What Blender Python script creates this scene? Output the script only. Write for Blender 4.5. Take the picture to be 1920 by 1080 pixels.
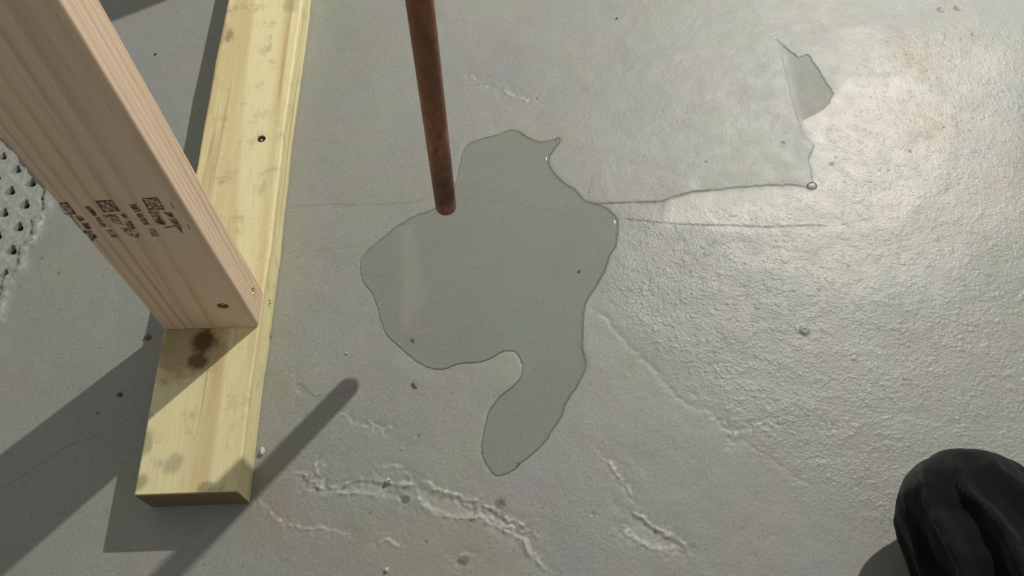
import bpy, bmesh, math, random
import numpy as np
from mathutils import Vector, Matrix, geometry
for o in list(bpy.data.objects): bpy.data.objects.remove(o)
S = bpy.context.scene
COL = S.collection

# ------------------------------------------------------------------ camera, world, light, exposure
cd = bpy.data.cameras.new('camera'); cam = bpy.data.objects.new('camera', cd); COL.objects.link(cam); S.camera = cam
cd.sensor_width = 36; cd.lens = 1520.91 * 36 / 1920; cd.clip_start = 0.01
cam.matrix_world = Matrix(((0.999378, 0.031753, -0.015318, 0.316693), (-0.035194, 0.873145, -0.486189, -0.191546), (-0.002063, 0.486426, 0.873719, 0.723598), (0.0, 0.0, 0.0, 1.0)))
w = bpy.data.worlds.new('world'); S.world = w; w.use_nodes = True
bg = w.node_tree.nodes['Background']; bg.inputs[0].default_value = (0.98, 1.0, 0.95, 1); bg.inputs[1].default_value = 0.28
ld = bpy.data.lights.new('bulb', 'POINT'); ld.energy = 160; ld.color = (1.0, 0.97, 0.90); ld.shadow_soft_size = 0.018
lo = bpy.data.objects.new('bulb', ld); lo.location = (1.369, 1.496, 1.480); COL.objects.link(lo)
vs = S.view_settings; vs.view_transform = 'Standard'; vs.look = 'None'; vs.exposure = 0.0; vs.gamma = 1; vs.use_curve_mapping = False

# ------------------------------------------------------------------ helpers
def tag(o, label=None, cat=None, group=None, kind=None):
    for k, v in (('label', label), ('category', cat), ('group', group), ('kind', kind)):
        if v: o[k] = v
    return o
def link(name, me, mat=None, parent=None, loc=None):
    o = bpy.data.objects.new(name, me); COL.objects.link(o)
    if mat and me: me.materials.append(mat)
    if loc is not None: o.location = loc
    if parent: o.parent = parent
    return o
def from_bm(name, bm, mat, parent=None, loc=None, smooth=True):
    me = bpy.data.meshes.new(name); bm.to_mesh(me); bm.free()
    if smooth:
        for p in me.polygons: p.use_smooth = True
    return link(name, me, mat, parent, loc)
def from_py(name, v, f, mat, parent=None, smooth=False, loc=None):
    me = bpy.data.meshes.new(name); me.from_pydata([tuple(p) for p in v], [], f); me.update()
    if smooth:
        for p in me.polygons: p.use_smooth = True
    return link(name, me, mat, parent, loc)

class N:
    """tiny node builder"""
    def __init__(s, name):
        s.m = bpy.data.materials.new(name); s.m.use_nodes = True; s.t = s.m.node_tree; s.t.nodes.clear()
        s.out = s.t.nodes.new('ShaderNodeOutputMaterial')
    def n(s, typ, ins=None, **kw):
        nd = s.t.nodes.new('ShaderNode' + typ)
        for k, v in kw.items(): setattr(nd, k, v)
        for k, v in (ins or {}).items():
            if isinstance(v, bpy.types.NodeSocket): s.t.links.new(v, nd.inputs[k])
            else: nd.inputs[k].default_value = v
        return nd
    def math(s, op, a, b=0.0, c=0.0): return s.n('Math', {0: a, 1: b, 2: c}, operation=op).outputs[0]
    def mix(s, f, a, b, mode='MIX'):
        nd = s.n('Mix', data_type='RGBA', blend_type=mode)
        for i, v in ((0, f), (6, a), (7, b)):
            if isinstance(v, bpy.types.NodeSocket): s.t.links.new(v, nd.inputs[i])
            else: nd.inputs[i].default_value = v if i == 0 or len(v) == 4 else (*v, 1)
        return nd.outputs[2]
    def ramp(s, f, *stops):
        nd = s.n('ValToRGB', {0: f}); e = nd.color_ramp.elements
        while len(e) < len(stops): e.new(0.5)
        for i, (p, c) in enumerate(stops):
            e[i].position = p; e[i].color = (c, c, c, 1) if isinstance(c, (int, float)) else (*c, 1)
        return nd.outputs[0]
    def noise(s, vec, scale, detail=3, rough=0.5, dist=0.0):
        return s.n('TexNoise', {'Vector': vec, 'Scale': scale, 'Detail': detail, 'Roughness': rough, 'Distortion': dist}).outputs[0]
    def bump(s, h, strength, dist, normal=None):
        d = {'Height': h, 'Strength': strength, 'Distance': dist}
        if normal: d['Normal'] = normal
        return s.n('Bump', d).outputs[0]
    def mapv(s, vec, scale=(1, 1, 1), loc=(0, 0, 0)):
        return s.n('Mapping', {'Vector': vec, 'Scale': scale, 'Location': loc}).outputs[0]
    def pbr(s, **kw):
        b = s.n('BsdfPrincipled')
        for k, v in kw.items():
            k = k.replace('_', ' ')
            if isinstance(v, bpy.types.NodeSocket): s.t.links.new(v, b.inputs[k])
            else: b.inputs[k].default_value = (*v, 1) if isinstance(v, tuple) and len(v) == 3 else v
        s.t.links.new(b.outputs[0], s.out.inputs[0]); return b
    def obj(s): return s.n('TexCoord').outputs['Object']

# ------------------------------------------------------------------ materials
def floor_mat():
    m = N('painted_concrete'); P = m.obj()
    a1 = m.n('VertexColor', layer_name='mask'); a2 = m.n('VertexColor', layer_name='mask2')
    s1 = m.n('SeparateColor', {0: a1.outputs[0]}).outputs; s2 = m.n('SeparateColor', {0: a2.outputs[0]}).outputs
    wet, crack = a1.outputs[1], a2.outputs[1]
    pale, warm, coarse = s1; dirt, whiten, scratch = s2
    big = m.noise(P, 5, 4, 0.6); mid = m.noise(P, 26, 4, 0.6); fine = m.noise(P, 420, 2, 0.6); grit = m.noise(P, 900, 1, 0.5)
    base = m.mix(m.ramp(big, (0.3, 0), (0.7, 1)), (0.275, 0.285, 0.252), (0.318, 0.312, 0.285))
    base = m.mix(m.ramp(mid, (0.35, 0), (0.7, 0.5)), base, (0.290, 0.312, 0.290))
    base = m.mix(m.math('MULTIPLY', m.ramp(fine, (0.3, 0.22), (0.5, 0), (0.75, 0)), 1.0), base, (0.16, 0.16, 0.14))
    base = m.mix(m.math('MULTIPLY', m.ramp(fine, (0.5, 0), (0.78, 1)), 0.3), base, (0.47, 0.46, 0.42))
    tintn = m.n('TexNoise', {'Vector': P, 'Scale': 13.0, 'Detail': 4.0, 'Roughness': 0.6}).outputs['Color']
    base = m.mix(0.20, base, tintn, 'SOFT_LIGHT')
    pit = m.noise(P, 210, 2, 0.5)
    base = m.mix(m.math('MULTIPLY', m.ramp(pit, (0.25, 1), (0.36, 0)), 0.45), base, (0.15, 0.15, 0.125))
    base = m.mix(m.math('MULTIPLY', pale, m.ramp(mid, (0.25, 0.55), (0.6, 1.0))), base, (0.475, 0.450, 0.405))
    wn = m.ramp(m.noise(P, 60, 5, 0.7), (0.30, 0.35), (0.62, 1))
    base = m.mix(m.math('MULTIPLY', m.math('MULTIPLY', warm, wn), 0.9), base, (0.315, 0.262, 0.175))
    base = m.mix(whiten, base, (0.52, 0.51, 0.46))
    base = m.mix(m.math('MULTIPLY', dirt, m.ramp(m.noise(P, 180, 3, 0.7), (0.35, 0.2), (0.6, 1))), base, (0.13, 0.115, 0.085))
    base = m.mix(m.math('MULTIPLY', wet, 0.34), base, (0.15, 0.165, 0.145))
    base = m.mix(m.math('MULTIPLY', crack, 0.75), base, (0.10, 0.10, 0.085))
    speck = m.n('TexVoronoi', {'Vector': P, 'Scale': 60.0, 'Randomness': 1.0}, feature='F1')
    sc = m.n('SeparateColor', {0: speck.outputs['Color']}).outputs[0]
    sp = m.math('MULTIPLY', m.math('LESS_THAN', speck.outputs['Distance'], 0.045), m.math('GREATER_THAN', sc, 0.72))
    base = m.mix(m.math('MULTIPLY', sp, 0.6), base, (0.07, 0.06, 0.045))
    rough = m.math('ADD', 0.47, m.math('MULTIPLY', m.ramp(m.noise(P, 40, 3, 0.6), (0.3, 0), (0.7, 1)), 0.1))
    rough = m.math('SUBTRACT', rough, m.math('MULTIPLY', coarse, 0.09))
    rough = m.math('ADD', rough, m.math('MULTIPLY', wet, 0.3))
    dry = m.math('SUBTRACT', 1.0, wet)
    cm = m.math('MULTIPLY', dry, m.math('ADD', 0.14, m.math('MULTIPLY', coarse, 0.86)))
    fs = m.math('MULTIPLY', dry, m.math('ADD', 0.4, m.math('MULTIPLY', coarse, 0.6)))
    h1 = m.math('MULTIPLY', m.noise(P, 150, 4, 0.62, 0.15), cm)
    h2 = m.math('MULTIPLY', m.noise(P, 330, 3, 0.6), fs)
    nn = m.bump(h1, 0.42, 0.0010); nn = m.bump(h2, 0.7, 0.0009, nn)
    nn = m.bump(m.math('MULTIPLY', m.ramp(m.noise(P, 75, 4, 0.6), (0.52, 0), (0.75, 1)), cm), 0.4, 0.0012, nn)
    vb = m.n('TexVoronoi', {'Vector': P, 'Scale': 150.0}, feature='SMOOTH_F1'); vk = m.n('SeparateColor', {0: vb.outputs['Color']}).outputs[1]
    nn = m.bump(m.math('MULTIPLY', m.math('MULTIPLY', m.ramp(vb.outputs['Distance'], (0.0, 1), (0.35, 0)), m.ramp(vk, (0.55, 0), (0.8, 1))), cm), 0.5, 0.0010, nn)
    nn = m.bump(m.math('MULTIPLY', m.noise(P, 22, 3, 0.5, 0.4), dry), 0.5, 0.003, nn)
    m.pbr(Base_Color=base, Roughness=rough, Normal=nn, Specular_IOR_Level=0.5)
    return m.m

def wood_mat(name, axis, early, late, tint, pith, ring, dark_amt, stains_shade=(), blotch=0.0, seed=0.0, fleck=0.0, end_dark=0.0, streaks=0.5, sharp=False):
    """growth rings around a pith line parallel to the board; axis = long axis"""
    m = N(name); P = m.obj()
    st = [1, 1, 1]; st[axis] = 0.06
    Q = m.mapv(P, tuple(st), (seed, seed * 0.7, seed * 1.3))
    wob = m.n('TexNoise', {'Vector': Q, 'Scale': 16.0, 'Detail': 2.0, 'Roughness': 0.45}).outputs['Color']
    wv = m.n('VectorMath', {0: wob, 1: (0.5, 0.5, 0.5)}, operation='SUBTRACT').outputs[0]
    wv = m.n('VectorMath', {0: wv, 3: 0.022}, operation='SCALE').outputs[0]
    fl = [1, 1, 1]; fl[axis] = 0.0
    V = m.n('VectorMath', {0: P, 1: pith}, operation='SUBTRACT').outputs[0]
    V = m.n('VectorMath', {0: V, 1: wv}, operation='ADD').outputs[0]
    tilt = m.n('SeparateXYZ', {0: P}).outputs[axis]
    V = m.n('VectorMath', {0: V, 1: tuple(fl)}, operation='MULTIPLY').outputs[0]
    r = m.n('VectorMath', {0: V}, operation='LENGTH').outputs['Value']
    r = m.math('ADD', r, m.math('MULTIPLY', tilt, 0.012))
    f = m.math('FRACT', m.math('MULTIPLY', r, 1.0 / ring))
    g = m.ramp(f, (0.0, 0.0), (0.5, 0.10), (0.80, 1.0 if sharp else 0.9), (0.90, 0.9), (1.0, 0.0))
    rv = m.ramp(m.noise(m.mapv(P, tuple(st)), 70, 2, 0.5), (0.3, 0.25), (0.7, 1.0))
    fib = [1, 1, 1]; fib[axis] = 0.035
    fibre = m.noise(m.mapv(P, tuple(fib)), 900, 3, 0.6)
    col = m.mix(m.math('MULTIPLY', m.math('MULTIPLY', g, rv), dark_amt), early, late)
    col = m.mix(m.ramp(m.noise(m.mapv(P, tuple(st)), 22, 3, 0.5), (0.35, 0), (0.7, 0.55)), col, tint)
    col = m.mix(m.ramp(fibre, (0.3, 0.20), (0.55, 0.0)), col, tuple(c * 0.55 for c in late))
    stk = [1, 1, 1]; stk[axis] = 0.018
    sn = m.noise(m.mapv(P, tuple(stk), (seed * 3, 1, seed)), 120, 2, 0.4)
    col = m.mix(m.math('MULTIPLY', m.ramp(sn, (0.60, 0), (0.66, 1), (0.72, 0.1)), streaks), col, tuple(c * 0.8 for c in late))
    if blotch:
        bn = m.math('MULTIPLY', m.ramp(m.noise(P, 45, 5, 0.7), (0.55, 0), (0.72, 1)), blotch)
        col = m.mix(bn, col, (0.20, 0.17, 0.11))
    if fleck:
        vo = m.n('TexVoronoi', {'Vector': m.n('VectorMath', {0: P, 1: m.n('VectorMath', {0: wv, 3: 0.4}, operation='SCALE').outputs[0]}, operation='ADD').outputs[0], 'Scale': 48.0})
        cc = m.n('SeparateColor', {0: vo.outputs['Color']}).outputs[0]
        k = m.math('MULTIPLY', m.math('GREATER_THAN', cc, 0.66), m.ramp(vo.outputs['Distance'], (0.03, 1), (0.11, 0)))
        col = m.mix(m.math('MULTIPLY', k, fleck), col, (0.10, 0.09, 0.06))
    if end_dark:
        g0 = m.n('SeparateXYZ', {0: P}).outputs[axis]
        col = m.mix(m.ramp(m.math('MULTIPLY', g0, 100.0), (0.04, end_dark), (0.16, 0)), col, (0.13, 0.10, 0.045))  # dark end painted in: darker end grain and that face's shade
    for (c, rad, colr, amt, el) in stains_shade:
        d = m.n('VectorMath', {0: P, 1: c}, operation='SUBTRACT').outputs[0]
        d = m.n('VectorMath', {0: d, 1: el}, operation='MULTIPLY').outputs[0]
        nz = m.math('MULTIPLY', m.math('SUBTRACT', m.noise(P, 90, 3, 0.6), 0.5), rad * 1.1)
        d = m.math('ADD', m.n('VectorMath', {0: d}, operation='LENGTH').outputs['Value'], nz)
        k = m.ramp(m.math('DIVIDE', d, rad), (0.55, amt), (1.0, 0))
        col = m.mix(k, col, colr)
    nn = m.bump(fibre, 0.25, 0.0006); nn = m.bump(g, 0.12, 0.0006, nn)
    m.pbr(Base_Color=col, Roughness=0.62, Normal=nn, Specular_IOR_Level=0.3)
    return m.m

def simple(name, c, rough=0.6, metal=0.0, var=0.25, scale=400, bump=0.2):
    m = N(name); P = m.obj(); n = m.noise(P, scale, 4, 0.6)
    col = m.mix(m.ramp(n, (0.3, 0), (0.7, 1)), tuple(x * (1 - var) for x in c), tuple(min(1, x * (1 + var)) for x in c))
    m.pbr(Base_Color=col, Roughness=rough, Metallic=metal, Normal=m.bump(n, bump, 0.0005)); return m.m

def rod_mat():
    m = N('rusty_brown_metal'); P = m.obj()
    n1 = m.noise(m.mapv(P, (1, 1, 0.45)), 120, 5, 0.7); n2 = m.noise(m.mapv(P, (1, 1, 0.2), (3, 1, 0)), 34, 4, 0.6); n3 = m.noise(P, 600, 3, 0.6)
    col = m.mix(m.ramp(n1, (0.35, 0), (0.62, 1)), (0.135, 0.048, 0.028), (0.36, 0.14, 0.088))
    col = m.mix(m.ramp(n2, (0.45, 0), (0.65, 0.7)), col, (0.17, 0.080, 0.034))
    z = m.n('SeparateXYZ', {0: P}).outputs[2]
    low = m.ramp(m.math('ADD', z, m.math('MULTIPLY', m.math('SUBTRACT', n2, 0.5), 0.03)), (0.012, 0.0), (0.022, 0.75), (0.05, 0.6), (0.09, 0.0))
    col = m.mix(low, col, (0.070, 0.040, 0.024))
    col = m.mix(m.ramp(n3, (0.6, 0), (0.8, 0.5)), col, (0.34, 0.17, 0.11))
    m.pbr(Base_Color=col, Roughness=m.ramp(n1, (0.3, 0.62), (0.7, 0.48)), Metallic=0.15, Normal=m.bump(n1, 0.3, 0.0006), Specular_IOR_Level=0.4); return m.m

def water_mat():
    m = N('clear_water')
    nz = m.n('SeparateXYZ', {0: m.n('NewGeometry').outputs['Normal']}).outputs[2]     # steep meniscus rim tinted dark, standing for light bent away
    tc = m.mix(m.ramp(m.math('ABSOLUTE', nz), (0.45, 1), (0.97, 0)), (0.985, 0.99, 0.98), (0.30, 0.33, 0.27))
    tr = m.n('BsdfTransparent', {0: tc}); gl = m.n('BsdfGlossy', {'Color': (1, 1, 1, 1), 'Roughness': 0.09})
    ge = m.n('NewGeometry'); dt = m.math('ABSOLUTE', m.n('VectorMath', {0: ge.outputs['Normal'], 1: ge.outputs['Incoming']}, operation='DOT_PRODUCT').outputs['Value'])
    fr = m.math('MULTIPLY_ADD', m.math('POWER', m.math('SUBTRACT', 1.0, dt), 5.0), 0.98, 0.02)      # water reflectance (Schlick)
    mx = m.n('MixShader', {0: fr, 1: tr.outputs[0], 2: gl.outputs[0]})
    m.t.links.new(mx.outputs[0], m.out.inputs[0]); return m.m

def ink_mat():
    m = N('black_stamp_ink'); P = m.obj()
    n = m.noise(P, 300, 4, 0.65); n2 = m.noise(m.mapv(P, (1, 1, 0.15)), 700, 2, 0.5)
    k = m.math('MULTIPLY', m.ramp(n, (0.38, 0.20), (0.58, 0.82)), m.ramp(n2, (0.3, 0.55), (0.6, 1)))
    d = m.n('BsdfDiffuse', {'Color': (0.055, 0.045, 0.035, 1)}); t = m.n('BsdfTransparent')
    mx = m.n('MixShader', {0: k, 1: t.outputs[0], 2: d.outputs[0]}); m.t.links.new(mx.outputs[0], m.out.inputs[0]); return m.m
def faint_ink():
    m = N('faded_stamp_ink'); P = m.obj()
    k = m.math('MULTIPLY', m.ramp(m.noise(P, 330, 4, 0.65), (0.4, 0.05), (0.6, 0.62)), 1.0)
    d = m.n('BsdfDiffuse', {'Color': (0.06, 0.05, 0.04, 1)}); t = m.n('BsdfTransparent')
    mx = m.n('MixShader', {0: k, 1: t.outputs[0], 2: d.outputs[0]}); m.t.links.new(mx.outputs[0], m.out.inputs[0]); return m.m

def cloth_mat():
    m = N('black_jersey_cloth'); P = m.obj(); n = m.noise(P, 700, 3, 0.7); n2 = m.noise(P, 30, 2, 0.5)
    col = m.mix(m.ramp(n2, (0.35, 0), (0.7, 1)), (0.0026, 0.0027, 0.0032), (0.0060, 0.0052, 0.0062))
    m.pbr(Base_Color=col, Roughness=0.85, Normal=m.bump(n, 0.3, 0.0006), Sheen_Weight=0.12, Sheen_Roughness=0.5, Specular_IOR_Level=0.07); return m.m

# ------------------------------------------------------------------ floor: one relief mesh, fine in view, coarse beyond
rng = np.random.default_rng(7)
def vnoise(x, y, cell, seed):
    r = np.random.default_rng(seed).random((256, 256)); u = x / cell; v = y / cell
    i = np.floor(u).astype(int); j = np.floor(v).astype(int); fu = u - i; fv = v - j
    fu = fu * fu * (3 - 2 * fu); fv = fv * fv * (3 - 2 * fv)
    g = lambda a, b: r[a % 256, b % 256]
    return (g(i, j) * (1 - fu) + g(i + 1, j) * fu) * (1 - fv) + (g(i, j + 1) * (1 - fu) + g(i + 1, j + 1) * fu) * fv
def fbm(x, y, cell, seed, oct=4):
    s = 0; a = 1; t = 0
    for k in range(oct): s = s + a * vnoise(x, y, cell / 2 ** k, seed + k); t += a; a *= 0.55
    return s / t - 0.5
def pdist(X, Y, pts, closed=False, reach=0.05):
    """distance to a polyline (and arc parameter 0..1)"""
    pts = np.array(pts); D = np.full(X.shape, 9.0); T = np.zeros(X.shape)
    m = (X > pts[:, 0].min() - reach) & (X < pts[:, 0].max() + reach) & (Y > pts[:, 1].min() - reach) & (Y < pts[:, 1].max() + reach)
    x, y = X[m], Y[m]; d = np.full(x.shape, 9.0); tt = np.zeros(x.shape)
    n = len(pts) if closed else len(pts) - 1
    for k in range(n):
        a = pts[k]; b = pts[(k + 1) % len(pts)]; e = b - a; L = e @ e + 1e-12
        t = np.clip(((x - a[0]) * e[0] + (y - a[1]) * e[1]) / L, 0, 1)
        q = np.hypot(x - a[0] - t * e[0], y - a[1] - t * e[1]); c = q < d
        d[c] = q[c]; tt[c] = (k + t[c]) / n
    D[m] = d; T[m] = tt; return D, T
def inside(X, Y, pts):
    pts = np.array(pts); m = (X > pts[:, 0].min()) & (X < pts[:, 0].max()) & (Y > pts[:, 1].min()) & (Y < pts[:, 1].max())
    x, y = X[m], Y[m]; c = np.zeros(x.shape, bool); j = len(pts) - 1
    for i in range(len(pts)):
        xi, yi = pts[i]; xj, yj = pts[j]
        if yi != yj:
            c ^= ((yi > y) != (yj > y)) & (x < (xj - xi) * (y - yi) / (yj - yi) + xi)
        j = i
    R = np.zeros(X.shape, bool); R[m] = c; return R
def sdist(X, Y, pts, reach=0.05):
    d, _ = pdist(X, Y, pts, True, reach); return np.where(inside(X, Y, pts), -d, d)
sm = lambda a, b, x: (lambda t: t * t * (3 - 2 * t))(np.clip((x - a) / (b - a), 0, 1))
def chaikin(p, n=2):
    p = np.array(p)
    for _ in range(n):
        q = np.roll(p, -1, 0); p = np.stack([0.75 * p + 0.25 * q, 0.25 * p + 0.75 * q], 1).reshape(-1, 2)
    return p
PUDDLE = [(0.2816,0.3936),(0.2877,0.4010),(0.3029,0.4074),(0.3212,0.4122),(0.3275,0.4166),(0.3355,0.4187),(0.3440,0.4168),(0.3515,0.4087),(0.3592,0.4030),(0.3651,0.3997),(0.3736,0.4002),(0.3835,0.4037),(0.3891,0.4058),(0.3919,0.4018),(0.3904,0.3972),(0.3851,0.3905),(0.3804,0.3824),(0.3778,0.3787),(0.3761,0.3697),(0.3785,0.3600),(0.3844,0.3495),(0.3926,0.3397),(0.4026,0.3322),(0.4078,0.3241),(0.4119,0.3162),(0.4186,0.3138),(0.4282,0.3107),(0.4374,0.3040),(0.4434,0.2948),(0.4463,0.2892),(0.4447,0.2784),(0.4422,0.2650),(0.4403,0.2571),(0.4325,0.2456),(0.4285,0.2328),(0.4200,0.2172),(0.4117,0.2031),(0.4043,0.1923),(0.4014,0.1839),(0.3994,0.1720),(0.3971,0.1485),(0.3959,0.1399),(0.3979,0.1324),(0.3987,0.1227),(0.3936,0.1101),(0.3866,0.0993),(0.3799,0.0904),(0.3752,0.0814),(0.3699,0.0694),(0.3617,0.0577),(0.3552,0.0477),(0.3479,0.0403),(0.3403,0.0346),(0.3317,0.0284),(0.3266,0.0226),(0.3178,0.0185),(0.3095,0.0169),(0.3043,0.0210),(0.2996,0.0276),(0.2963,0.0362),(0.2955,0.0463),(0.2972,0.0564),(0.2999,0.0667),(0.3016,0.0772),(0.3058,0.0850),(0.3151,0.0954),(0.3256,0.1032),(0.3330,0.1101),(0.3358,0.1166),(0.3362,0.1250),(0.3345,0.1347),(0.3305,0.1400),(0.3243,0.1413),(0.3164,0.1399),(0.3085,0.1345),(0.3016,0.1308),(0.2902,0.1295),(0.2773,0.1294),(0.2685,0.1269),(0.2633,0.1237),(0.2530,0.1229),(0.2437,0.1261),(0.2358,0.1314),(0.2253,0.1403),(0.2145,0.1510),(0.2063,0.1589),(0.2007,0.1673),(0.1972,0.1763),(0.1959,0.1823),(0.1926,0.1945),(0.1902,0.2007),(0.1870,0.2101),(0.1824,0.2165),(0.1777,0.2229),(0.1752,0.2293),(0.1728,0.2421),(0.1730,0.2486),(0.1749,0.2550),(0.1790,0.2614),(0.1854,0.2678),(0.1961,0.2787),(0.2098,0.2917),(0.2243,0.3021),(0.2408,0.3085),(0.2580,0.3162),(0.2683,0.3300),(0.2736,0.3514),(0.2767,0.3734)]
PUDDLE = chaikin(PUDDLE, 2); PUDDLE = PUDDLE + 0.0016 * np.stack([fbm(PUDDLE[:, 0], PUDDLE[:, 1], 0.009, 301, 2), fbm(PUDDLE[:, 0], PUDDLE[:, 1], 0.009, 305, 2)], 1)
SHEET = [(0.4139,0.3126),(0.4602,0.3123),(0.4951,0.3124),(0.5104,0.3189),(0.5316,0.3239),(0.5553,0.3259),(0.6028,0.3291),(0.6381,0.3293),(0.6631,0.3248),(0.6663,0.3479),(0.6668,0.3643),(0.6777,0.3836),(0.6695,0.3993),(0.6679,0.4151),(0.6662,0.4368),(0.6662,0.4739),(0.6681,0.5256),(0.6655,0.5526),(0.6192,0.5634),(0.4888,0.4638),(0.4228,0.3495)]
FLAKE = [(0.6655,0.5526),(0.6874,0.5178),(0.7003,0.5235),(0.7077,0.4979),(0.7167,0.4586),(0.7104,0.4473),(0.7020,0.4379),(0.6897,0.4302),(0.6741,0.4212),(0.6666,0.4151),(0.6650,0.4312),(0.6652,0.4506),(0.6653,0.4697),(0.6670,0.4908),(0.6679,0.5212)]
BARE = [(0.7170,0.4570),(0.7026,0.4378),(0.6713,0.4165),(0.6783,0.3836),(0.6677,0.3627),(0.6634,0.3262),(0.6024,0.3270),(0.5551,0.3244),(0.5085,0.3176),(0.4914,0.2835),(0.5800,0.2667),(0.6702,0.2634),(0.7471,0.2741),(0.8171,0.3350),(0.8530,0.4339),(0.8108,0.4855),(0.7472,0.4878)]
RIDGES = [  # polyline, half width, height
 ([(0.1133,0.0328),(0.1329,0.0247),(0.1507,0.0123),(0.1656,0.0118),(0.1820,0.0175),(0.1968,0.0180),(0.2094,0.0156),(0.2264,0.0116),(0.2431,0.0134),(0.2599,0.0051),(0.2766,-0.0017),(0.2932,-0.0052),(0.3035,-0.0131),(0.3175,-0.0206),(0.3317,-0.0281),(0.3393,-0.0366)], .0016, .0017),
 ([(0.1340,0.0129),(0.1511,0.0070),(0.1721,0.0073),(0.1869,0.0058),(0.2037,0.0032),(0.2181,-0.0006),(0.2288,-0.0081)], .0017, .0015),
 ([(0.2283,0.0091),(0.2372,-0.0022),(0.2478,-0.0111),(0.2601,-0.0153),(0.2747,-0.0200),(0.2911,-0.0197),(0.3009,-0.0251),(0.3171,-0.0317),(0.3312,-0.0413),(0.3367,-0.0523),(0.3462,-0.0641),(0.3559,-0.0701)], .0018, .0018),
 ([(0.2747,-0.0055),(0.2870,-0.0102),(0.3011,-0.0168),(0.3135,-0.0256),(0.3333,-0.0341)], .0013, .0013),
 ([(0.0933,0.0058),(0.1024,-0.0036),(0.1120,-0.0142),(0.1248,-0.0198),(0.1414,-0.0236),(0.1621,-0.0252),(0.1848,-0.0320)], .0014, .0011),
 ([(0.2033,-0.0395),(0.2115,-0.0357),(0.2237,-0.0411)], .0014, .0011),
 ([(0.2741,-0.0505),(0.2796,-0.0489),(0.2869,-0.0541)], .0014, .0012), ([(0.2704,-0.0575),(0.2741,-0.0637),(0.2768,-0.0647)], .0014, .001),
 ([(0.4071,0.0322),(0.4163,0.0165),(0.4251,0.0035),(0.4293,-0.0072)], .0013, .0010),
 ([(0.4261,-0.0194),(0.4367,-0.0258),(0.4477,-0.0364),(0.4632,-0.0428),(0.4724,-0.0499)], .0016, .0015),
 ([(0.4172,-0.0371),(0.4302,-0.0457),(0.4497,-0.0541),(0.4672,-0.0578)], .0015, .0014),
 ([(0.1430,0.0367),(0.1469,0.0242),(0.1523,0.0166)], .0014, .0010), ([(0.1477,0.0380),(0.1543,0.0288)], .0012, .0008), ([(0.1640,0.0848),(0.1749,0.0712),(0.1949,0.0679),(0.2124,0.0662)], .0013, .0007), ([(0.1896,0.0759),(0.2051,0.0623)], .0012, .0006),
 ([(0.2027,0.0271),(0.2161,0.0306),(0.2285,0.0203),(0.2320,0.0138)], .0013, .0009),
 ([(-0.2083,0.3263),(-0.1881,0.3256),(-0.1740,0.3216),(-0.1695,0.3076),(-0.1777,0.2998)], .0018, .0016), ([(-0.1763,0.2943),(-0.1720,0.2861),(-0.1808,0.2745)], .0015, .0012),
 ([(0.3262,0.4781),(0.3569,0.4604),(0.3695,0.4616)], .0016, .0008), ([(0.2886,0.5049),(0.3105,0.4829)], .0014, .0005), ([(0.1126,0.1247),(0.1224,0.1023)], .0012, .0005),
 ([(0.5476,0.0552),(0.5635,0.0599),(0.5698,0.0534)], .0016, .0011), ([(0.5253,0.0560),(0.5317,0.0496),(0.5264,0.0416)], .0014, .0009), ([(0.5103,0.0723),(0.5201,0.0640)], .0014, .0008), ([(0.6127,0.0555),(0.6227,0.0510)], .0014, .0009),
]
CREASES = [([(0.4040,0.1887),(0.4239,0.1711),(0.4421,0.1411),(0.4629,0.1176),(0.4820,0.0867),(0.5099,0.0697)], .0030, .0008), ([(0.5099,0.0697),(0.5400,0.0401),(0.5694,0.0139),(0.5989,-0.0066)], .0025, .0006), ([(0.4933,0.0944),(0.5228,0.0561),(0.5267,0.0204)], .0025, .0005),
 ([(0.4297,0.0239),(0.4123,-0.0047),(0.4232,-0.0378)], .006, .0007)]
CRACKS = [([(0.4488,0.2912),(0.4691,0.2884),(0.5028,0.2830),(0.5480,0.2793),(0.6044,0.2752),(0.6558,0.2754),(0.6725,0.2734)], .0008, 1.0), ([(0.6725,0.2734),(0.6963,0.2773),(0.7208,0.2833)], .0006, .35),
 ([(0.4138,0.3112),(0.4602,0.3116),(0.4937,0.3111),(0.5083,0.3162),(0.5315,0.3232),(0.5552,0.3251)], .0008, .8), ([(0.6655,0.5526),(0.6735,0.5360),(0.6874,0.5178)], .0007, .6),
 ([(0.0936,0.3201),(0.1367,0.3214),(0.1829,0.3190),(0.2175,0.3198),(0.2440,0.3245)], .0008, .45), ([(0.1077,0.2607),(0.1519,0.2657),(0.1798,0.2666)], .0007, .25), ([(0.2811,0.3245),(0.3332,0.3184),(0.3898,0.2982),(0.4409,0.2921)], .0007, .35), ([(0.3502,0.3107),(0.3787,0.3048),(0.4025,0.3144)], .0006, .3),
 ([(0.6704,0.4182),(0.6657,0.4049),(0.6652,0.3964)], .0007, .5), ([(-0.1372,0.0198),(-0.1134,0.0384),(-0.0846,0.0599),(-0.0528,0.0716)], .0007, .5), ([(0.2885,0.4879),(0.3201,0.4884)], .0006, .4), ([(0.2632,0.4863),(0.3011,0.4874)], .0006, .35), ([(0.1213,0.1133),(0.1378,0.0991),(0.1704,0.1033),(0.1776,0.1102)], .0006, .6)]
GRATE_EDGE = [(-0.6300,0.7902),(-0.2948,0.4683),(-0.2235,0.4069),(-0.1925,0.3685),(-0.1789,0.3557),(-0.1737,0.3250),(-0.1838,0.3150),(-0.1774,0.2944),(-0.1872,0.2800),(-0.1819,0.2551),(-0.1928,0.2427),(-0.1892,0.1933),(-0.2406,0.1716),(-0.4777,0.1460),(-0.8697,0.5829)]
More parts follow.
